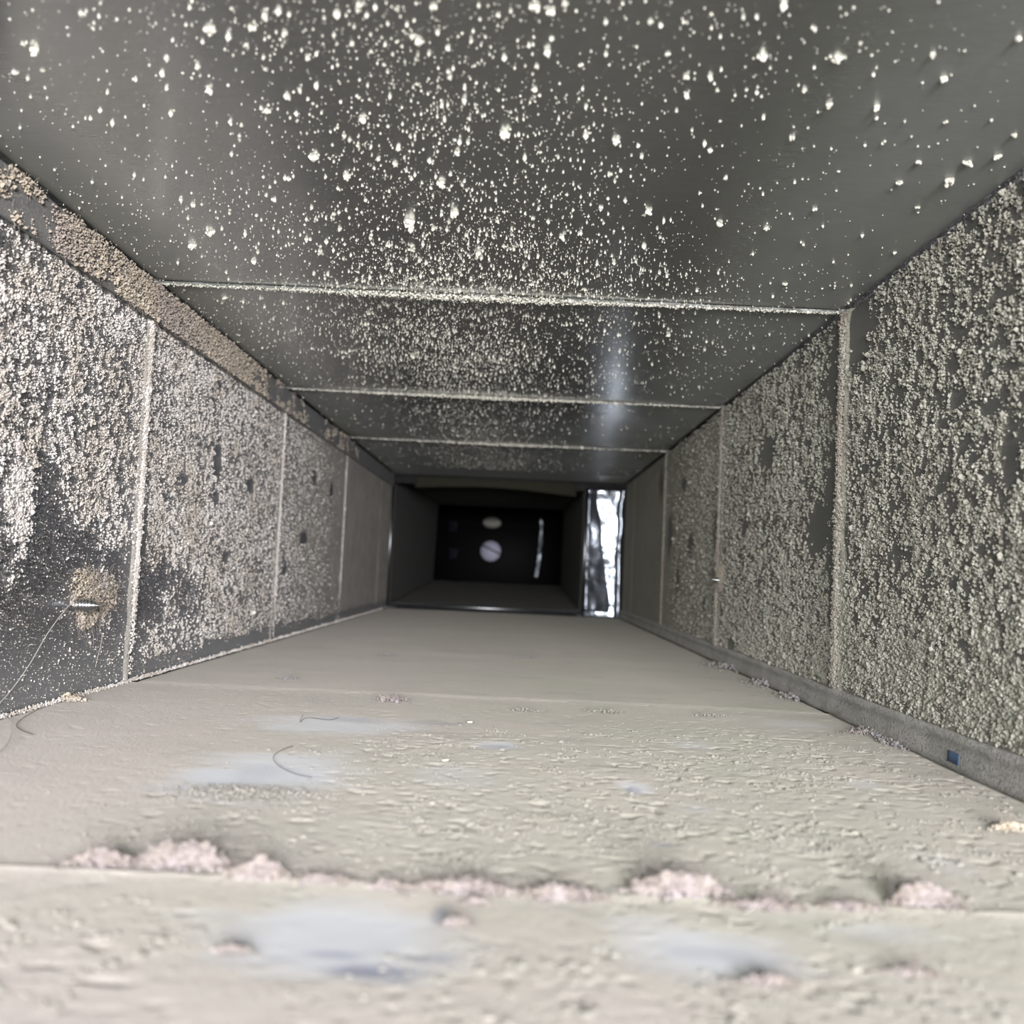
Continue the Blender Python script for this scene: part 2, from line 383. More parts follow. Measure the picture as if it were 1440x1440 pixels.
for i in range(6):
    gp = .0
    a, b = edges[i]+(.0 if i == 0 else gp), edges[i+1]-gp
    a = a if i else .05
    st = .0008 if i == 0 else .0009 if i == 1 else .0035
    xs = axis(XL+.0003, XR-.0003, st if i > 1 else .001); ys = axis(a, b, st)
    Xg, Yg = np.meshgrid(xs, ys, indexing='ij')
    D = floor_h(Xg, Yg)
    if i == 0: D = D+.0007*np.exp(-(b-Yg)/.0025)*(.4+1.2*fbm(Xg*90, Xg*0, 2))
    if i == 1: D = D+.0004*np.exp(-(b-Yg)/.004)*(.3+1.4*fbm(Xg*60, Xg*0, 3)); D[:, 0] = -.0006
    if i == 2: D[:, 0] = -.0006; D[:, 1] = -.0003
    D[0, :] = D[-1, :] = -T*1.1
    ba = bare_at(Xg, Yg); scp = 0
    for e, k in scr_F: scp = np.maximum(scp, k*ine(e, Xg, Yg, .6, .6, 150))
    pink = sst(.05, -.16, Xg)*.75+.5*sst(.2, .14, Yg)
    me = raw_mesh('panel', np.stack([Xg, Yg, D], -1).reshape(-1, 3), grid_faces(len(xs), len(ys)),
                  {'bare': ba, 'scrape': scp+0*Xg, 'pink': np.clip(pink, 0, 1)})
    link('panel', me, M_floor, fl)

# seam beads: rolled ridges that run round the duct at every foot
def bead(surf, y, wd, ht, parent, mt, dustv, filmv=.3, rough=.35):
    L0, L1 = {'floor': (XL, XR), 'ceiling': (XL, XR), 'left': (.001, H-.02), 'right': (.012, H)}[surf]
    s = axis(L0+.0006, L1-.0006, .0015 if y < .9 else .004); t = np.linspace(-1, 1, 9)
    S, Tt = np.meshgrid(s, t, indexing='ij')
    k = 1+rough*(fbm(S*160, S*0+y*7, 2, 4)-.5)*2
    yy = y+Tt*wd/2*k+(fbm(S*90, S*0+y*31, 3, 3)-.5)*wd*rough
    hh = ht*np.cos(Tt*math.pi/2)**.8*(1+.5*(fbm(S*300, Tt*3+y*5, 4, 2)-.5))-.0012*(np.abs(Tt) > .99)
    if surf == 'floor': P = (S, yy, hh)
    elif surf == 'ceiling': P = (S, yy, H-hh)
    elif surf == 'left': P = (XL+hh, yy, S)
    else: P = (XR-hh, yy, S)
    me = raw_mesh('seam_bead', np.stack(P, -1).reshape(-1, 3), grid_faces(len(s), 9, surf in ('ceiling', 'left')),
                  {'dust': dustv+.5*(fbm(S*120, Tt*2, 1)-.5), 'film': filmv+0*S, 'pink': .5+0*S, 'bare': 0*S, 'scrape': 0*S})
    return link('seam_bead', me, mt, parent)
for k, y in enumerate(SEAMS):
    if k < 4: bead('ceiling', y, .0030, .0012, ce, M_ceil, .45)
    if k == 1: bead('floor', y-.0022, .0020, .0002, fl, M_floor, .9)
    if k < 4:
        bead('left', y-.0040, [.006, .0045, .003, .002][k], [.002, .0018, .0010, .0006][k], wl, M_left, .75, .5, .5)
        bead('right', y-.0055, [.008, .009, .005, .003][k], [.0018, .0020, .0012, .0006][k], wr, M_right, .72, .55, .6)

# rails in two of the corners
def rail(name, surf_pts, ys, mt, label_parent, wob, dustf, filmv):
    """profile (x,z) swept along the duct, with small dents"""
    pr = np.array(surf_pts); n = len(pr)
    Yg = np.repeat(ys[:, None], n, 1); P = np.repeat(pr[None], len(ys), 0)
    V = np.stack([P[..., 0]+wob*(fbm(Yg*60, P[..., 1]*200, 1, 3)-.5), Yg, P[..., 1]+wob*(fbm(Yg*45, P[..., 0]*200, 2, 3)-.5)], -1)
    me = raw_mesh(name, V.reshape(-1, 3), grid_faces(len(ys), n),
                  {'dust': dustf(Yg), 'film': filmv+.3*fbm(Yg*120, P[..., 1]*300, 3)})
    return me
ys = axis(Y0, Y1-.002, .003)
zr = .0125
prof = [(XR-.0002, zr+.0010), (XR-.0022, zr+.0008), (XR-.0032, zr-.0002), (XR-.0034, zr-.0020), (XR-.0028, zr-.0030), (XR-.0036, zr-.0050), (XR-.0040, .0035), (XR-.0044, .0014), (XR-.0030, .0007), (XR-.0002, .0006)]
me = rail('corner_rail', prof[::-1], ys, M_right, None, .0010, lambda y: .72+.35*(fbm(y*60, y*0, 1)-.5)+.3*sst(.55, .8, y), .7)
M_rail = sheet_mat('dusty_rail', (.3, .3, .32), .4, (.40, .385, .37), (.33, .325, .30), (.30, .295, .285), 900, (1, .6, 3))
lr = link('corner_rail', me, M_rail); tag(lr, 'low folded metal lip along the foot of the right wall', 'metal lip')
# blue mark on the rail
p = hit(1343, 1068, 'right'); yb = p.y*.978
mk = rail('blue_mark', [(XR-.00405, .0035), (XR-.00365, zr-.0050)], np.linspace(yb-.005, yb+.005, 8), None, None, .0010, lambda y: 1+0*y, 0)
mk.vertices.foreach_set('co', (np.array([v.co for v in mk.vertices])-[.00012, 0, 0]).astype(np.float32).ravel())
ma = link('blue_mark', mk, M_blue, lr); sd = ma.modifiers.new('thickness', 'SOLIDIFY'); sd.thickness = .0001
tag(ma, 'small blue mark')
# top-left strip
zt0, zt1 = H-.0205, H-.0014
prof = [(XL+.0002, zt0+.0004), (XL+.0018, zt0), (XL+.0028, zt0+.0008), (XL+.0030, zt0+.004), (XL+.0026, (zt0+zt1)/2), (XL+.0030, zt1-.004), (XL+.0028, zt1-.0008), (XL+.0018, zt1), (XL+.0002, zt1-.0004)]
me = rail('corner_strip', prof, ys, M_left, None, .0006, lambda y: .40+.2*(fbm(y*80, y*0, 3)-.5)+.2*sst(.4, .5, y)-.3*sst(.68, .8, y), .35)
ls = link('corner_strip', me, M_left); tag(ls, 'narrow flat metal strip along the top of the left wall under the ceiling', 'metal strip')

# ------------------------------------------------------------------ loose dust
def scatter(n, y0, y1, z0, z1, dens, power=2.0, thr=.5):
    """random points weighted towards the lens and by the dust density"""
    out = []
    tot = 0
    while tot < n:
        u = rng.random(n*2); y = y0*(y1/y0)**u if power else y0+(y1-y0)*u
        z = z0+(z1-z0)*rng.random(n*2)
        k = rng.random(n*2) < sst(thr-.28, thr+.28, dens(y, z))
        out.append(np.stack([y[k], z[k]], -1)); tot += k.sum()
    return np.concatenate(out)[:n]
def wall_grains(side, n_small, n_clump):
    dens = dens_left if side == 'left' else dens_right
    X, sg = (XL, 1) if side == 'left' else (XR, -1)
    y0 = .36 if side == 'left' else .31
    ztop = H-.022 if side == 'left' else H-.001
    zb = .003 if side == 'left' else .014
    base = .00036 if side == 'left' else .00046
    q = scatter(n_small, y0, 1.35, zb, ztop, dens, thr=.47)
    q = q[rng.random(len(q)) < sst(1.15, .55, q[:, 0])]
    r = base*np.exp(rng.normal(0, .38, len(q)))*(q[:, 0]/.5)**.25
    P = np.stack([X+sg*(r*.55+.0004), q[:, 0], q[:, 1]], -1)
    R1 = np.stack([r*.9, r*1.1, r], -1)
    # clumps of grains heaped on each other
    c = scatter(n_clump, y0, .95, zb, ztop, dens, thr=.55)
    c = c[rng.random(len(c)) < sst(.85, .5, c[:, 0])]
    rad = base*2.0*np.exp(rng.normal(0, .45, len(c))); m = np.clip((rad/base*3.0).astype(int), 4, 22)
    idx = np.repeat(np.arange(len(c)), m); th_ = rng.random(len(idx))*6.283; rr = np.sqrt(rng.random(len(idx)))
    yy = c[idx, 0]+rad[idx]*1.3*rr*np.cos(th_); zz = c[idx, 1]+rad[idx]*rr*np.sin(th_)
    hh = rad[idx]*.85*np.sqrt(1-rr**2*.9)*rng.random(len(idx))**.4
    r2 = base*.9*np.exp(rng.normal(0, .3, len(idx)))
    P2 = np.stack([X+sg*(hh+.0004), yy, np.clip(zz, zb, ztop)], -1)
    a = grain_mesh('dust_grains', np.concatenate([P, P2]), np.concatenate([R1, np.repeat(r2[:, None], 3, 1)]), False, .35)
    mt = M_grainL if side == 'left' else M_grainR
    return a, mt
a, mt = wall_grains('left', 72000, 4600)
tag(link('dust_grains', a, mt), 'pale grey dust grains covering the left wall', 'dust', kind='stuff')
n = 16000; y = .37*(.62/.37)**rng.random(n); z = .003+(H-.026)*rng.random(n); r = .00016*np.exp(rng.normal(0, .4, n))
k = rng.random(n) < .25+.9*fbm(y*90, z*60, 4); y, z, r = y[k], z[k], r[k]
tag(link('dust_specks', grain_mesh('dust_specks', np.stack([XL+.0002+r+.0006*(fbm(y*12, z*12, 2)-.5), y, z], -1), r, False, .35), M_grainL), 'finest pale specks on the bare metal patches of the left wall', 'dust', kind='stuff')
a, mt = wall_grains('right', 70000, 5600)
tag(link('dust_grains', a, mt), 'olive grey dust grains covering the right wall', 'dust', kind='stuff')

# ceiling specks
def dens_ceil(x, y):
    px = x/y*F
    d = .09+.72*np.exp(-((x+.048)/.055)**2)+.10*np.exp(-((x-.02)/.09)**2)
    d = d*(.55+.9*fbm(x*50, y*50, 2))
    d = d+.5*np.exp(-((y-.500)/.022)**2)*np.exp(-((x+.03)/.06)**2)+.25*np.exp(-((y-.805)/.03)**2)*np.exp(-((x+.03)/.06)**2)
    d = d-.05*sst(.02, .1, x)
    return d
n = 44000
xx = XL+.002+(XR-XL-.004)*rng.random(n*6); yy = .23*(1.42/.23)**rng.random(n*6)
k = rng.random(n*6) < dens_ceil(xx, yy)*.55*(.42+.58*sst(.30, .5, yy))*(1-.6*sst(.55, .9, yy)); xx, yy = xx[k], yy[k]
r = .00027*np.exp(rng.normal(0, .5, len(xx)))*(yy/.45)**.35; r = np.minimum(r, .0011)
P = np.stack([xx, yy, H-r*.5], -1)
tag(link('dust_specks', grain_mesh('dust_specks', P, np.stack([r*.85, r*.9, r*1.25], -1), False, .35), M_grainC),
    'fine cream dust specks sprinkled over the dark metal ceiling', 'dust', kind='stuff')
# dust lines caught along the ceiling seams
for k_, y in enumerate(SEAMS[1:4]):
    n = [3600, 2400, 1500][k_]
    x = XL+.006+(XR-XL-.010)*rng.random(n); wx = .35+.65*np.exp(-((x+.03)/.08)**2)
    keep = rng.random(n) < .25+.75*wx; x = x[keep]; wx = wx[keep]
    y_ = y-.0005+rng.normal(0, 1, len(x))*.0028*wx*(.4+1.2*fbm(x*120, x*0, 2))
    r = .0004*np.exp(rng.normal(0, .35, len(x)))*(.6+.6*wx)*(1+.3*k_)
    P = np.stack([x, y_, H-.0010-rng.random(len(x))*.0016*wx], -1)
    tag(link('seam_dust', grain_mesh('seam_dust', P, r, False, .35), M_grainC),
        ['cream dust line caught along the nearest ceiling seam', 'cream dust line caught along the second ceiling seam', 'faint dust line caught along the third ceiling seam'][k_], 'dust', kind='stuff')
# the flecks that show largest on the ceiling
FL = [(296,40,11),(279,92,7),(473,19,8),(373,21,8),(354,38,7),(588,57,8),(579,50,6),(610,8,7),(754,8,9),(774,15,8),(794,4,6),(776,53,6),(630,67,6),(552,75,4),(235,80,6),(240,158,6),(324,170,6),
      (403,133,8),(510,167,8),(710,187,10),(754,92,5),(752,125,6),(442,219,10),(487,246,8),(621,256,9),(556,229,6),(642,213,6),(485,190,5),(296,325,8),(271,344,8),(575,310,12),(640,298,8),(385,279,6),
      (406,250,6),(356,366,7),(579,348,6),(673,354,7),(750,306,5),(790,332,6),(254,279,5),(273,287,5),(521,333,5),(546,344,5),(590,365,5),(294,125,8),(375,154,7),(317,417,6),(367,418,4),
      (1073,78,8),(1178,81,9),(1312,74,7),(1327,108,8),(1432,51,7),(965,107,6),(939,75,5),(867,196,9),(912,295,7),(857,244,5),(1011,313,6),(1147,292,5),(1335,250,10),(1363,226,8),(1401,218,8),
      (1265,254,6),(1291,226,6),(1232,148,7),(1165,146,6),(1132,125,5),(1103,398,5),(998,210,5),(1115,192,5),(1427,188,5),(1078,319,5),(816,91,4),(48,68,9),(20,100,5),(60,98,5),(115,18,6),(190,110,5),
      (130,38,4),(32,60,5),(700,20,5),(505,6,6),(400,45,6),(432,80,5),(372,95,5),(346,62,5),(495,60,5),(540,90,4),(905,345,5),(845,290,4),(940,470,5),(870,470,4),(1020,250,4),(985,270,4),
      (1290,290,5),(1180,240,4),(1330,170,5),(1210,60,4),(1000,20,4),(915,30,5),(655,330,5),(470,300,5),(430,335,5),(515,280,4),(450,352,5),(610,320,5),(700,310,4),(520,440,4),(640,465,4),(580,500,4)]
BIG = {(296, 40): 'biggest white fleck near the top left of the ceiling', (442, 219): 'large star shaped fleck left of the middle of the ceiling', (575, 310): 'broad ragged fleck in the middle of the ceiling',
       (710, 187): 'large tan fleck high in the middle of the ceiling', (1178, 81): 'ring shaped fleck high on the right of the ceiling', (1335, 250): 'large brownish fleck near the right wall corner',
       (621, 256): 'tall fleck right of the star shaped one', (867, 196): 'tall fleck alone on the right of middle', (48, 68): 'broad fleck in the top left corner of the ceiling', (754, 8): 'larger of two bright flecks at the top edge'}
for (px, py, rp) in FL:
    p = hit(px, py, 'ceiling'); rr = rp*p.y/F*.62
    m_ = 7+int(rp*1.6)
    o_ = rng.normal(0, .42, (m_, 3))*rr; o_[0] = 0; o_[:, 2] = -np.abs(o_[:, 2])*1.1
    r = rr*(.28+.4*rng.random(m_)); r[0] = rr*.75
    me = grain_mesh('dust_fleck', o_, np.stack([r*.9, r*.9, r*1.15], -1), True, .3)
    f_ = link('dust_fleck', me, M_grainC); f_.location = (p.x, p.y, H-rr*.25)
    if (px, py) in BIG: tag(f_, BIG[(px, py)], 'dust fleck', 'large dust flecks on the ceiling')
    else:
        zone = ('beyond the nearest ceiling seam' if p.y > .515 else 'in the near left part of the ceiling' if p.x < -.09 else 'in the near right part of the ceiling' if p.x > .085
                else 'on the middle of the ceiling just before the nearest seam' if p.y > .36 else 'on the middle of the ceiling close to the lens')
        tag(f_, 'pale dust fleck '+zone, 'dust fleck', 'dust flecks '+zone)

# floor grit
M_grit = dust_mat('beige_grit', (.33, .32, .285), (.37, .345, .315), (.31, .30, .265), 300)
n = 130000
xx = XL+.004+(XR-XL-.012)*rng.random(n); yy = .14*(.75/.14)**rng.random(n)
k = rng.random(n) < granular(xx, yy)*(1-bare_at(xx, yy))*sst(.46, .66, fbm(xx*110, yy*110, 2))*.5; xx, yy = xx[k], yy[k]
r = .00030*np.exp(rng.normal(0, .45, len(xx))); r = np.minimum(r, .0009)
P = np.stack([xx, yy, floor_h(xx, yy)-r*.05], -1)
tag(link('floor_grit', grain_mesh('floor_grit', P, np.stack([r*1.2, r*1.2, r*.75], -1), True, .35),
    M_grit), 'beige grit and crumbs of dust scattered over the duct floor', 'dust', kind='stuff')

# lint clumps
def clump(px, py, wpx, hpx, label, surf='floor', mt=None, n=None, dpx=None, group=None, name='lint_clump', cat='lint clump'):
    p = hit(px, py, surf); s = p.y/F
    a = wpx*s/2; h = hpx*s; dp = (dpx*s if dpx else a*.35)
    n = int((n or 60+wpx*2.2)*1.8)
    u = rng.normal(0, .42, n); v = rng.normal(0, .42, n)
    rr = np.clip(1-(u*u+v*v)*.8, .08, 1)
    lump = .55+.9*vn(u*3.1+px, v*3.1, 2)
    hh = h*rr*lump*rng.random(n)**.5*.8
    r = np.clip(h*.14, .00028, .0009)*np.exp(rng.normal(0, .35, n))*(.5+.5*rr)
    if surf == 'floor': P = np.stack([u*a*1.15, v*dp, hh], -1); org = (p.x, p.y, .0006)
    elif surf == 'left': P = np.stack([hh, u*a*1.15*(p.y/.19), v*dp], -1); org = (XL+.0006, p.y, p.z)
    else: P = np.stack([-hh, u*a*1.15*(p.y/.16), v*dp], -1); org = (XR-.0006, p.y, p.z)
    me = grain_mesh(name, P, np.stack([r, r, r], -1), True, .4)
    o = link(name, me, mt or M_lint); o.location = org
    tag(o, label, cat, group)
    # loose fibres
    Ls = []
    for i in range(int(6+n*.10)):
        q = P[rng.integers(n)]; d = rng.normal(0, 1, 3); d /= np.linalg.norm(d)
        L = r.mean()*(5+8*rng.random()); c1 = q+d*L*.5+rng.normal(0, .25, 3)*L; c2 = q+d*L+rng.normal(0, .3, 3)*L
        pts = spline([q, c1, c2], 4)
        if surf == 'floor': pts[:, 2] = np.maximum(pts[:, 2], .0002)
        elif surf == 'left': pts[:, 0] = np.maximum(pts[:, 0], .0002)
        else: pts[:, 0] = np.minimum(pts[:, 0], -.0002)
        Ls.append(pts)
    f_ = link('fibres', tubes_mesh('fibres', Ls, .00006), mt or M_lint, o); f_['kind'] = 'stuff'
    return o
clump(142, 1222, 100, 22, 'pinkish lint clump leftmost along the nearest floor seam')
clump(255, 1222, 125, 36, 'tall pinkish lint clump second from the left along the nearest floor seam')
clump(362, 1240, 80, 30, 'rounded pink lint clump beside a pale smear on the nearest floor seam')
clump(455, 1245, 100, 10, 'thin row of pinkish lint left of middle on the nearest floor seam')
clump(545, 1253, 70, 9, 'small flat pinkish lint crumbs in mid seam before the wide low clump')
clump(650, 1258, 140, 20, 'wide low pinkish lint clump in the middle of the nearest floor seam')
clump(790, 1268, 120, 18, 'greyish lint clump just right of middle on the nearest floor seam')
clump(950, 1262, 130, 34, 'largest pale pink lint clump right of middle on the nearest floor seam')
clump(1070, 1280, 120, 10, 'thin row of grey lint right of the largest clump')
clump(1195, 1282, 90, 10, 'sparse pinkish lint row left of the rightmost clump')
clump(1298, 1278, 90, 28, 'rightmost pinkish lint clump on the nearest floor seam')
clump(550, 988, 50, 9, 'small brown lint tuft on the second floor seam', dpx=18, n=90)
clump(100, 988, 45, 10, 'small brown lint tuft beside the left wall foot', dpx=14, n=80, mt=M_fuzz)
clump(670, 1276, 40, 10, 'tiny lint bit nearer the lens than the wide low clump', n=40)
clump(640, 1308, 45, 16, 'small pinkish lint bit at the right end of the blue scrape', n=60)
clump(325, 1345, 55, 14, 'soft blurred lint bit on the near floor left of the blue scrape', n=60)
clump(1080, 1392, 90, 18, 'blurred pale lint bit near the front right of the floor', n=80)
clump(1280, 1375, 80, 10, 'low blurred crumbs near the front right corner of the floor', n=60)
clump(1420, 1172, 60, 14, 'brown lint tuft at the right edge of the view on the floor', n=70, mt=M_fuzz)
clump(1210, 1035, 60, 8, 'tan lint streak on the floor beside the metal lip', n=70, dpx=14)
clump(350, 1120, 230, 5, 'broad crumbly drift of beige dust in front of the wiped patch', n=420, dpx=60, name='dust_drift', cat='dust drift', mt=M_grit)
for (px, py, w_, lab) in [(405, 957, 30, 'tiny dark tuft on the floor behind the second seam on the left'), (545, 924, 40, 'faint flat tuft left of middle on the far floor'), (740, 926, 36, 'faint dark tuft in the middle of the far floor'),
                      (735, 1002, 60, 'row of beige crumbs on the second floor seam in the middle'), (850, 1004, 70, 'row of beige crumbs on the second floor seam right of middle'), (1000, 1009, 60, 'row of beige crumbs on the second floor seam near its right end')]:
    clump(px, py, w_, 4, lab, n=50, dpx=14, mt=M_grit if 'crumbs' in lab else M_tuft, name='crumb_row' if 'crumbs' in lab else 'lint_clump', cat='crumbs' if 'crumbs' in lab else 'lint clump')
# tufts hanging on the lip of the right corner rail
for (px, py, wd, lab) in [(1035, 942, 60, 'grey lint tuft farthest along the right metal lip'), (1085, 965, 50, 'long grey lint tuft on the right metal lip'),
                          (1140, 985, 36, 'little grey lint tuft mid way on the right metal lip'), (1238, 1036, 36, 'grey lint tuft hanging on the right metal lip'),
                          (1275, 1050, 28, 'small grey lint tuft nearer the blue mark')]:
    p = hit(px, py, 'floor'); o = clump(px, py, wd, 9, lab, n=80, dpx=70, mt=M_tuft)
    o.location = (min(p.x, XR-.006), p.y, .0006)

# ------------------------------------------------------------------ fuzz on the left strip and along corners
n = 16000
yy = .30*(1.2/.30)**rng.random(n); zz = zt0+(zt1-zt0)*rng.random(n)
dd = fbm(yy*70, zz*120, 4)+.28*sst(.36, .44, yy)*sst(.78, .66, yy)-.12*sst(.75, .9, yy)
dd = dd+.07*sst(.42, .34, yy)+rng.normal(0, .06, n); k = dd > .54; yy, zz = yy[k], zz[k]; r = .00045*np.exp(rng.normal(0, .35, len(yy)))
P = np.stack([XL+.0030+rng.random(len(yy))*.0012, yy, zz], -1)
tag(link('strip_fuzz', grain_mesh('strip_fuzz', P, r, False, .4), M_fuzz), 'brownish fuzzy dust coating the strip at the top of the left wall', 'dust', kind='stuff')
Ls = []
for i in range(1500):
    y = .31*(.85/.31)**rng.random(); z = zt0-.001+(zt1-zt0+.0015)*rng.random()
    if fbm(np.array([y*70]), np.array([z*120]), 4)[0] < .46: continue
    q = np.array([XL+.0035, y, z]); d = rng.normal(0, 1, 3)*(.5, 1.4, 1); L = .0018+.003*rng.random()
    pts = spline([q, q+d*L*.5+rng.normal(0, .0006, 3), q+d*L], 3); pts[:, 0] = np.clip(pts[:, 0], XL+.0031, XL+.008); pts[:, 2] = np.minimum(pts[:, 2], H-.0006)
    Ls.append(pts)
tag(link('strip_fibres', tubes_mesh('strip_fibres', Ls, .00007), M_fuzz), 'fine tan fibres caught on the strip at the top of the left wall', 'fibres', kind='stuff')
# pale dust line along the foot of the left wall
n = 5000; y = .34*(1.5/.34)**rng.random(n); r = .00035*np.exp(rng.normal(0, .3, n))*(y/.5)**.4
P = np.stack([XL+.0007+np.abs(rng.normal(0, .0006, n)), y, .0006+np.abs(rng.normal(0, .0007, n))], -1)
tag(link('corner_dust', grain_mesh('corner_dust', P, r, False, .3), M_grainL), 'pale dust line where the left wall meets the floor', 'dust', kind='stuff')
# ragged dust lips beside the wall seams
for side, X, sg, mt in (('left', XL, 1, M_grainL), ('right', XR, -1, dust_mat('tan_seam_dust', (.46, .42, .37), (.43, .415, .375), (.43, .375, .33), 400))):
    for k_, ys_ in enumerate(SEAMS[1:4]):
        n = [5200, 3000, 1600][k_]; z = .004+(H-.026)*rng.random(n) if side == 'left' else .014+(H-.016)*rng.random(n)
        wv = .4+1.1*fbm(z*90, z*0+k_, 3)
        y = ys_-.0035+rng.normal(0, 1, n)*(.0017 if side == 'left' else .0026)*wv; r = .00042*np.exp(rng.normal(0, .35, n))
        if side == 'left': kk = (rng.random(n) < sst(.02, .06, z)*.9+.1); 
        else: kk = rng.random(n) < .9
        y, z, r = y[kk], z[kk], r[kk]
        P = np.stack([X+sg*(.0022+rng.random(len(y))*.0012*(1 if side == 'right' else .7)), y, z], -1)
        tag(link('seam_dust', grain_mesh('seam_dust', P, r, False, .35), mt),
            '%s dust built up on the %s seam of the %s wall' % ('pale' if side == 'left' else 'tan', ['nearest', 'second', 'third'][k_], side), 'dust', kind='stuff')

# ------------------------------------------------------------------ screws
def screw(px, py, surf, length, rad, label):
    sg = 1 if surf == 'left' else -1
    p = hit(px, py, surf); root = bpy.data.objects.new('screw', None); C.objects.link(root)
    root.location = (XL if surf == 'left' else XR, p.y, p.z); tag(root, label, 'screw')
    s = np.linspace(-.15, 1, 90); turns = 7; an = np.arange(20)/20*6.28318
    S, A = np.meshgrid(s, an, indexing='ij')
    body = np.clip((1-S)/.38, .03, 1)**.8
    V = []
    rr = rad*.72*body
    m1 = np.stack([sg*S*length, rr*np.cos(A), rr*np.sin(A)], -1)
    i = np.arange(89)[:, None]*20; j = np.arange(20)[None]; j2 = (j+1) % 20
    Fc = np.stack([i+j, i+j2, i+20+j2, i+20+j], -1).reshape(-1, 4)
    if sg > 0: Fc = Fc[:, ::-1]
    link('shank', raw_mesh('shank', m1.reshape(-1, 3), Fc), M_screw, root)
    # helical thread of triangular section
    tt = np.linspace(0, turns, turns*24); sx = .02+tt/turns*.86; bd = np.clip((1-sx)/.38, .03, 1)**.8
    V = []
    for dx, rf in ((-.045, .70), (0, 1.12), (.045, .70)):
        V.append(np.stack([sg*(sx+dx)*length, rad*rf*bd*np.cos(tt*6.283), rad*rf*bd*np.sin(tt*6.283)], -1))
    V = np.stack(V, 1)
    link('thread', raw_mesh('thread', V.reshape(-1, 3), grid_faces(len(tt), 3)), M_screw, root, smooth=False)
    return p
ps = screw(103, 850, 'left',   .0118, .0029, 'bright pointed screw sticking out of the left wall')
pr_ = screw(1016, 816, 'right', .0085, .0024, 'small screw tip sticking out of the right wall')
def ring_lint(p, X, sg, R, n, label, mt, skew, y_only=0):
    a = rng.random(n)*6.283; rr = R*(.2+1.0*rng.random(n)**.8)*(1+.45*np.sin(a*2+.6)*np.cos(a))*(.75+.6*vn(a*1.6, a*0, 2))
    P = np.stack([sg*(.0006+rng.random(n)**2*.0035*np.exp(-(rr/R)**2)), rr*np.cos(a)*skew+R*.9*skew*y_only, rr*np.sin(a)*1.5], -1)
    P = P[P[:, 1] > (-R*skew*(.05+.3*rng.random(len(P))) if y_only else -9)]
    o = link('lint_ring', grain_mesh('lint_ring', P, .00032*np.exp(rng.normal(0, .35, len(P))), True, .4), mt); o.location = (X, p.y, p.z)
    tag(o, label, 'lint')
    Ls = []
    for i in range(420):
        q = P[rng.integers(len(P))]; d = rng.normal(0, 1, 3)*(.4, 1, 1); L = .002+.004*rng.random()
        pts = spline([q, q+d*L*.5+rng.normal(0, .001, 3), q+d*L], 4); pts[:, 0] = sg*np.maximum(np.abs(pts[:, 0]), .0004); Ls.append(pts)
    f_ = link('fibres', tubes_mesh('fibres', Ls, .00007), mt, o); f_['kind'] = 'stuff'
ring_lint(ps, XL, 1, .0080, 1500, 'rusty brown lint gathered round the screw in the left wall', M_fuzz, 2.6, .75)
ring_lint(pr_, XR, -1, .0060, 900, 'faint brown lint ring round the screw in the right wall', M_fuzz, 1.6)

# ------------------------------------------------------------------ hairs and flakes
def hair(pts, rad, mt, label, name='hair'):
    o = link(name, tubes_mesh(name, [spline(pts, 14)], rad, 5), mt); tag(o, label, 'hair'); return o
def on(px, py, surf, off=.0008):
    p = hit(px, py, surf); v = np.array(p)
    v[{'floor': 2, 'ceiling': 2, 'left': 0, 'right': 0}[surf]] += off if surf in ('floor', 'left') else -off
    return v
hair([on(102, 832, 'left', .004), on(80, 855, 'left', .004), on(55, 890, 'left', .0035), on(30, 935, 'left', .003), on(0, 980, 'left', .002), on(-30, 1010, 'left', .001)], .00013, M_hairw, 'long pale hair hanging from the screw down the left wall')
hair([on(-14, 1004, 'floor'), on(2, 1010, 'floor', .0015), on(13, 1022, 'floor', .002), on(16, 1036, 'floor', .002), on(10, 1052, 'floor', .0015), on(-4, 1063, 'floor')], .00014, M_hairw, 'curled pale hair on the floor at the left edge')
hair([on(88, 980, 'floor', .001), on(60, 997, 'floor', .001), on(34, 1012, 'floor', .001), on(23, 1022, 'floor'), on(30, 1030, 'floor'), on(46, 1036, 'floor')], .00012, M_haird, 'bent dark hair lying on the floor by the left wall')
hair([on(412, 1052, 'floor'), on(392, 1060, 'floor'), on(384, 1070, 'floor'), on(394, 1082, 'floor'), on(415, 1092, 'floor'), on(438, 1097, 'floor')], .00008, M_haird, 'fine dark hair curled on the wiped floor patch')
hair([on(426, 1008, 'floor'), on(422, 1018, 'floor'), on(432, 1012, 'floor'), on(462, 1015, 'floor'), on(476, 1012, 'floor')], .00008, M_haird, 'fine dark hair on the narrow wiped strip behind the patch')
hair([on(138, 890, 'left', .002), on(136, 905, 'left', .002), on(131, 925, 'left', .002), on(128, 938, 'left', .002)], .00009, M_hairw, 'short pale fibre below the lint ring on the left wall')
hair([on(175, 922, 'left', .002), on(182, 930, 'left', .003), on(190, 931, 'left', .003), on(196, 925, 'left', .002)], .0001, M_hairw, 'tiny pale fibre across the foot of the left wall seam')
for (px, py, wx, lab) in [(625, 1075, 5.5, 'cream flake lying on the floor left of middle'), (660, 1020, 4.5, 'smaller cream flake behind the first flake')]:
    p = hit(px, py, 'floor'); s = p.y/F; r = wx*s
    me = grain_mesh('flake', np.array([[0, 0, 0], [r*.6, r*.3, .0001]]), np.array([[r, r, r*.35], [r*.6, r*.8, r*.3]]), True, .2)
    o = link('flake', me, M_flake, smooth=False); o.location = (p.x, p.y, .0014); tag(o, lab, 'flake')

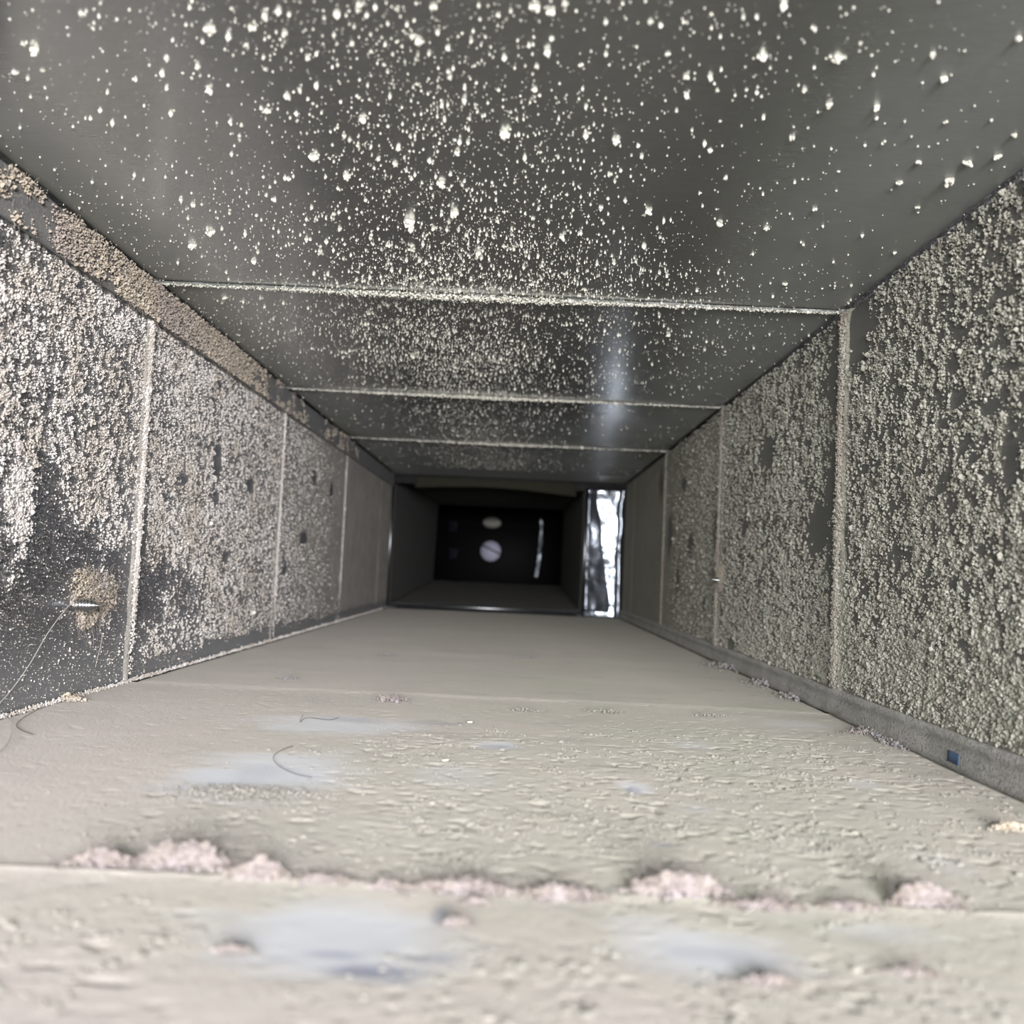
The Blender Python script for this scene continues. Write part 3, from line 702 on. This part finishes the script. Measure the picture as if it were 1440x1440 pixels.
# ------------------------------------------------------------------ the far joint, foil tape and the dark duct beyond
YE = Y1
XO = .103                                     # right side of the next opening
YB = 2.45; YC = 3.45
t0 = .004
def quadgrid(name, c, nu, nv, mt, parent=None, disp=None, attrs=True, flip=False, thick=None):
    """bilinear patch between four corners"""
    u = np.linspace(0, 1, nu)[:, None, None]; v = np.linspace(0, 1, nv)[None, :, None]; c = [np.array(q, float) for q in c]
    P = (c[0]*(1-u)+c[1]*u)*(1-v)+(c[3]*(1-u)+c[2]*u)*v
    if disp is not None: P = P+disp(u[..., 0]+0*v[..., 0], v[..., 0]+0*u[..., 0])
    at = {'dust': .35+0*P[..., 0], 'film': .5+0*P[..., 0]} if attrs else None
    o = link(name, raw_mesh(name, P.reshape(-1, 3), grid_faces(nu, nv, flip), at), mt, parent)
    if thick:
        s = o.modifiers.new('thickness', 'SOLIDIFY'); s.thickness = thick; s.offset = 0
    return o
zfe = .034                                    # the next floor climbs a little
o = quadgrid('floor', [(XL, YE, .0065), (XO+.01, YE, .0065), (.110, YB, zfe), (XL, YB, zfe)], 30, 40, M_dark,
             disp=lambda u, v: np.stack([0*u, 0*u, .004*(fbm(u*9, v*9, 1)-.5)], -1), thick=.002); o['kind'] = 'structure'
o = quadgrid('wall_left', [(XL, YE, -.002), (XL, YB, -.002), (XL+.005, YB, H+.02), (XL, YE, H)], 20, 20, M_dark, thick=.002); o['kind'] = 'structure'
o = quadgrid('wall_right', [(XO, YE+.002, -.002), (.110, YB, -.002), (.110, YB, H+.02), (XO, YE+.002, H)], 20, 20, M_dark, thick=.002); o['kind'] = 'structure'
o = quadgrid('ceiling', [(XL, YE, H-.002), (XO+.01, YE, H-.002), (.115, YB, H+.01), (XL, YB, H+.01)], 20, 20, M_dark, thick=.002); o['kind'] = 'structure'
# plenum beyond
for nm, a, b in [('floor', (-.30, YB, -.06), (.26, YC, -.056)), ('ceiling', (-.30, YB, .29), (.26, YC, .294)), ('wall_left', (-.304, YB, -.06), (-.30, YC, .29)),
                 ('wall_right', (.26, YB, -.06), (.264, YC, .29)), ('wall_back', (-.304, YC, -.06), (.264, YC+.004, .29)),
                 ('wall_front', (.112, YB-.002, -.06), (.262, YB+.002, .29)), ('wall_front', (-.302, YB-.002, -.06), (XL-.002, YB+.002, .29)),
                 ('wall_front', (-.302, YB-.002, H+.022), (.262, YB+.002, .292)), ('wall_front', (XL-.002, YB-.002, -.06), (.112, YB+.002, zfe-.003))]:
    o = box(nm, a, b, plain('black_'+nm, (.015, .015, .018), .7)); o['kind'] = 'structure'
# flange frame at the joint
fr = bpy.data.objects.new('joint_flange', None); C.objects.link(fr); fr.location = (0, YE, 0); tag(fr, 'thin bright metal flange framing the far joint of the duct', 'flange')
def fbox(a, b, mt, nm):
    a = (a[0], a[1]-YE, a[2]); b = (b[0], b[1]-YE, b[2]); return box(nm, a, b, mt, fr)
fbox((XL, YE-.006, .0045), (XO+.003, YE, .0085), M_edge, 'bottom_rail')
fbox((XL, YE-.008, .008), (XL+.0035, YE, H-.012), M_edge, 'side_rail')
fbox((XO-.001, YE-.010, .003), (XO+.0035, YE, H-.010), M_edge, 'side_rail')
fbox((XL, YE-.004, H-.014), (XR, YE, H), M_dark, 'top_rail')
# sagging tape over the top of the opening
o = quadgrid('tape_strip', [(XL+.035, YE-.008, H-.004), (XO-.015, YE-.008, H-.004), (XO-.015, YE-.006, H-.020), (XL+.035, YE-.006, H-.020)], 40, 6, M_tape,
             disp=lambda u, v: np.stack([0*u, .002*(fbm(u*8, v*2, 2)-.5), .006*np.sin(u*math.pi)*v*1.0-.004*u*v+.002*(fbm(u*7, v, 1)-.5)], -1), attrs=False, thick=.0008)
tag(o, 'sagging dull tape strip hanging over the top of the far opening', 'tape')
# end plate with foil tape
o = box('wall_back', (XO+.0035, YE-.001, 0), (XR+.002, YE+.001, H), M_dark); o['kind'] = 'structure'
def foil_d(u, v):
    sp = .24+.52*(1-v)*(v > .05)+.06*(vn(v*7, u*0, 3)-.5)
    left = np.clip(sp-u, 0, 1)
    cr = .006*(fbm(u*1.6, v*3.5, 1, 3)-.5)+.003*np.abs(vn(u*2.5+v*3, v*9, 4)-.5)
    return np.stack([.004*(vn(v*14, u*0, 2)-.5)*u, -.020*left-.0025*u-cr-.004*np.exp(-((u-.96)/.06)**2), 0*u], -1)
o = quadgrid('foil_tape', [(XO+.004, YE-.006, .002), (XR-.005, YE-.010, .002), (XR-.005, YE-.010, H-.012), (XO+.004, YE-.006, H-.012)], 50, 120, M_foil, disp=foil_d, attrs=False, thick=.0006)
tag(o, 'crinkled silver foil tape strip standing right of the far opening', 'foil tape')

# things that glint far inside
def disc(name, c, R, mt, parent=None, seg=40, dome=.3, depth=.02):
    rr = np.linspace(0, 1, 9); an = np.arange(seg)/seg*6.28318
    V = []
    for q in rr: V.append(np.stack([R*q*np.cos(an), 0*an-dome*R*(1-q*q)+.0*an, R*q*np.sin(an)], -1))
    V.append(np.stack([R*np.cos(an), 0*an+depth, R*np.sin(an)], -1)); V = np.stack(V)+np.array(c)
    i = np.arange(9)[:, None]*seg; j = np.arange(seg)[None]; j2 = (j+1) % seg
    Fc = np.stack([i+j, i+j2, i+seg+j2, i+seg+j], -1).reshape(-1, 4)
    return link(name, raw_mesh(name, V.reshape(-1, 3), Fc), mt, parent)
p = hit(690, 775, YC-.06)
R = 15.5*YC/F
root = bpy.data.objects.new('round_pipe_cap', None); C.objects.link(root); root.location = p; tag(root, 'round shiny pipe cap glinting deep inside the dark duct', 'pipe cap')
disc('cap', (0, 0, 0), R, plain('worn_zinc', (.34, .34, .44), .45, 1), root, dome=.06, depth=.058)
bx = box('damper_edge', (-R*1.05, -.010, -.0025), (R*1.05, -.006, .0025), plain('dark_blade', (.03, .03, .05), .6), root); bx.rotation_euler = (0, math.radians(24), 0); bx.location = (0, 0, R*.15)
p = hit(692, 735, YC-.05)
o = disc('junction_cover', (0, 0, 0), 13.5*YC/F, plain('dull_zinc', (.30, .29, .27), .5, 1), dome=.05, depth=.048); o.scale = (1, 1, .6); o.location = p
tag(o, 'dim oblong cover plate above the round pipe cap', 'cover plate')
p = hit(757, 770, YC-.06)
o = quadgrid('metal_strip', [(-.008, 0, -.10), (.003, 0, -.10), (.011, 0, .10), (.001, 0, .10)], 6, 50, plain('strip_zinc', (.45, .50, .58), .3, 1),
             disp=lambda u, v: np.stack([.006*np.sin(v*3)+0*u, .006*(fbm(u*2, v*7, 2)-.5), 0*u], -1), attrs=False, thick=.002)
o.location = (p.x, YC-.012, p.z); tag(o, 'thin upright metal strip glinting right of the pipe cap', 'metal strip')
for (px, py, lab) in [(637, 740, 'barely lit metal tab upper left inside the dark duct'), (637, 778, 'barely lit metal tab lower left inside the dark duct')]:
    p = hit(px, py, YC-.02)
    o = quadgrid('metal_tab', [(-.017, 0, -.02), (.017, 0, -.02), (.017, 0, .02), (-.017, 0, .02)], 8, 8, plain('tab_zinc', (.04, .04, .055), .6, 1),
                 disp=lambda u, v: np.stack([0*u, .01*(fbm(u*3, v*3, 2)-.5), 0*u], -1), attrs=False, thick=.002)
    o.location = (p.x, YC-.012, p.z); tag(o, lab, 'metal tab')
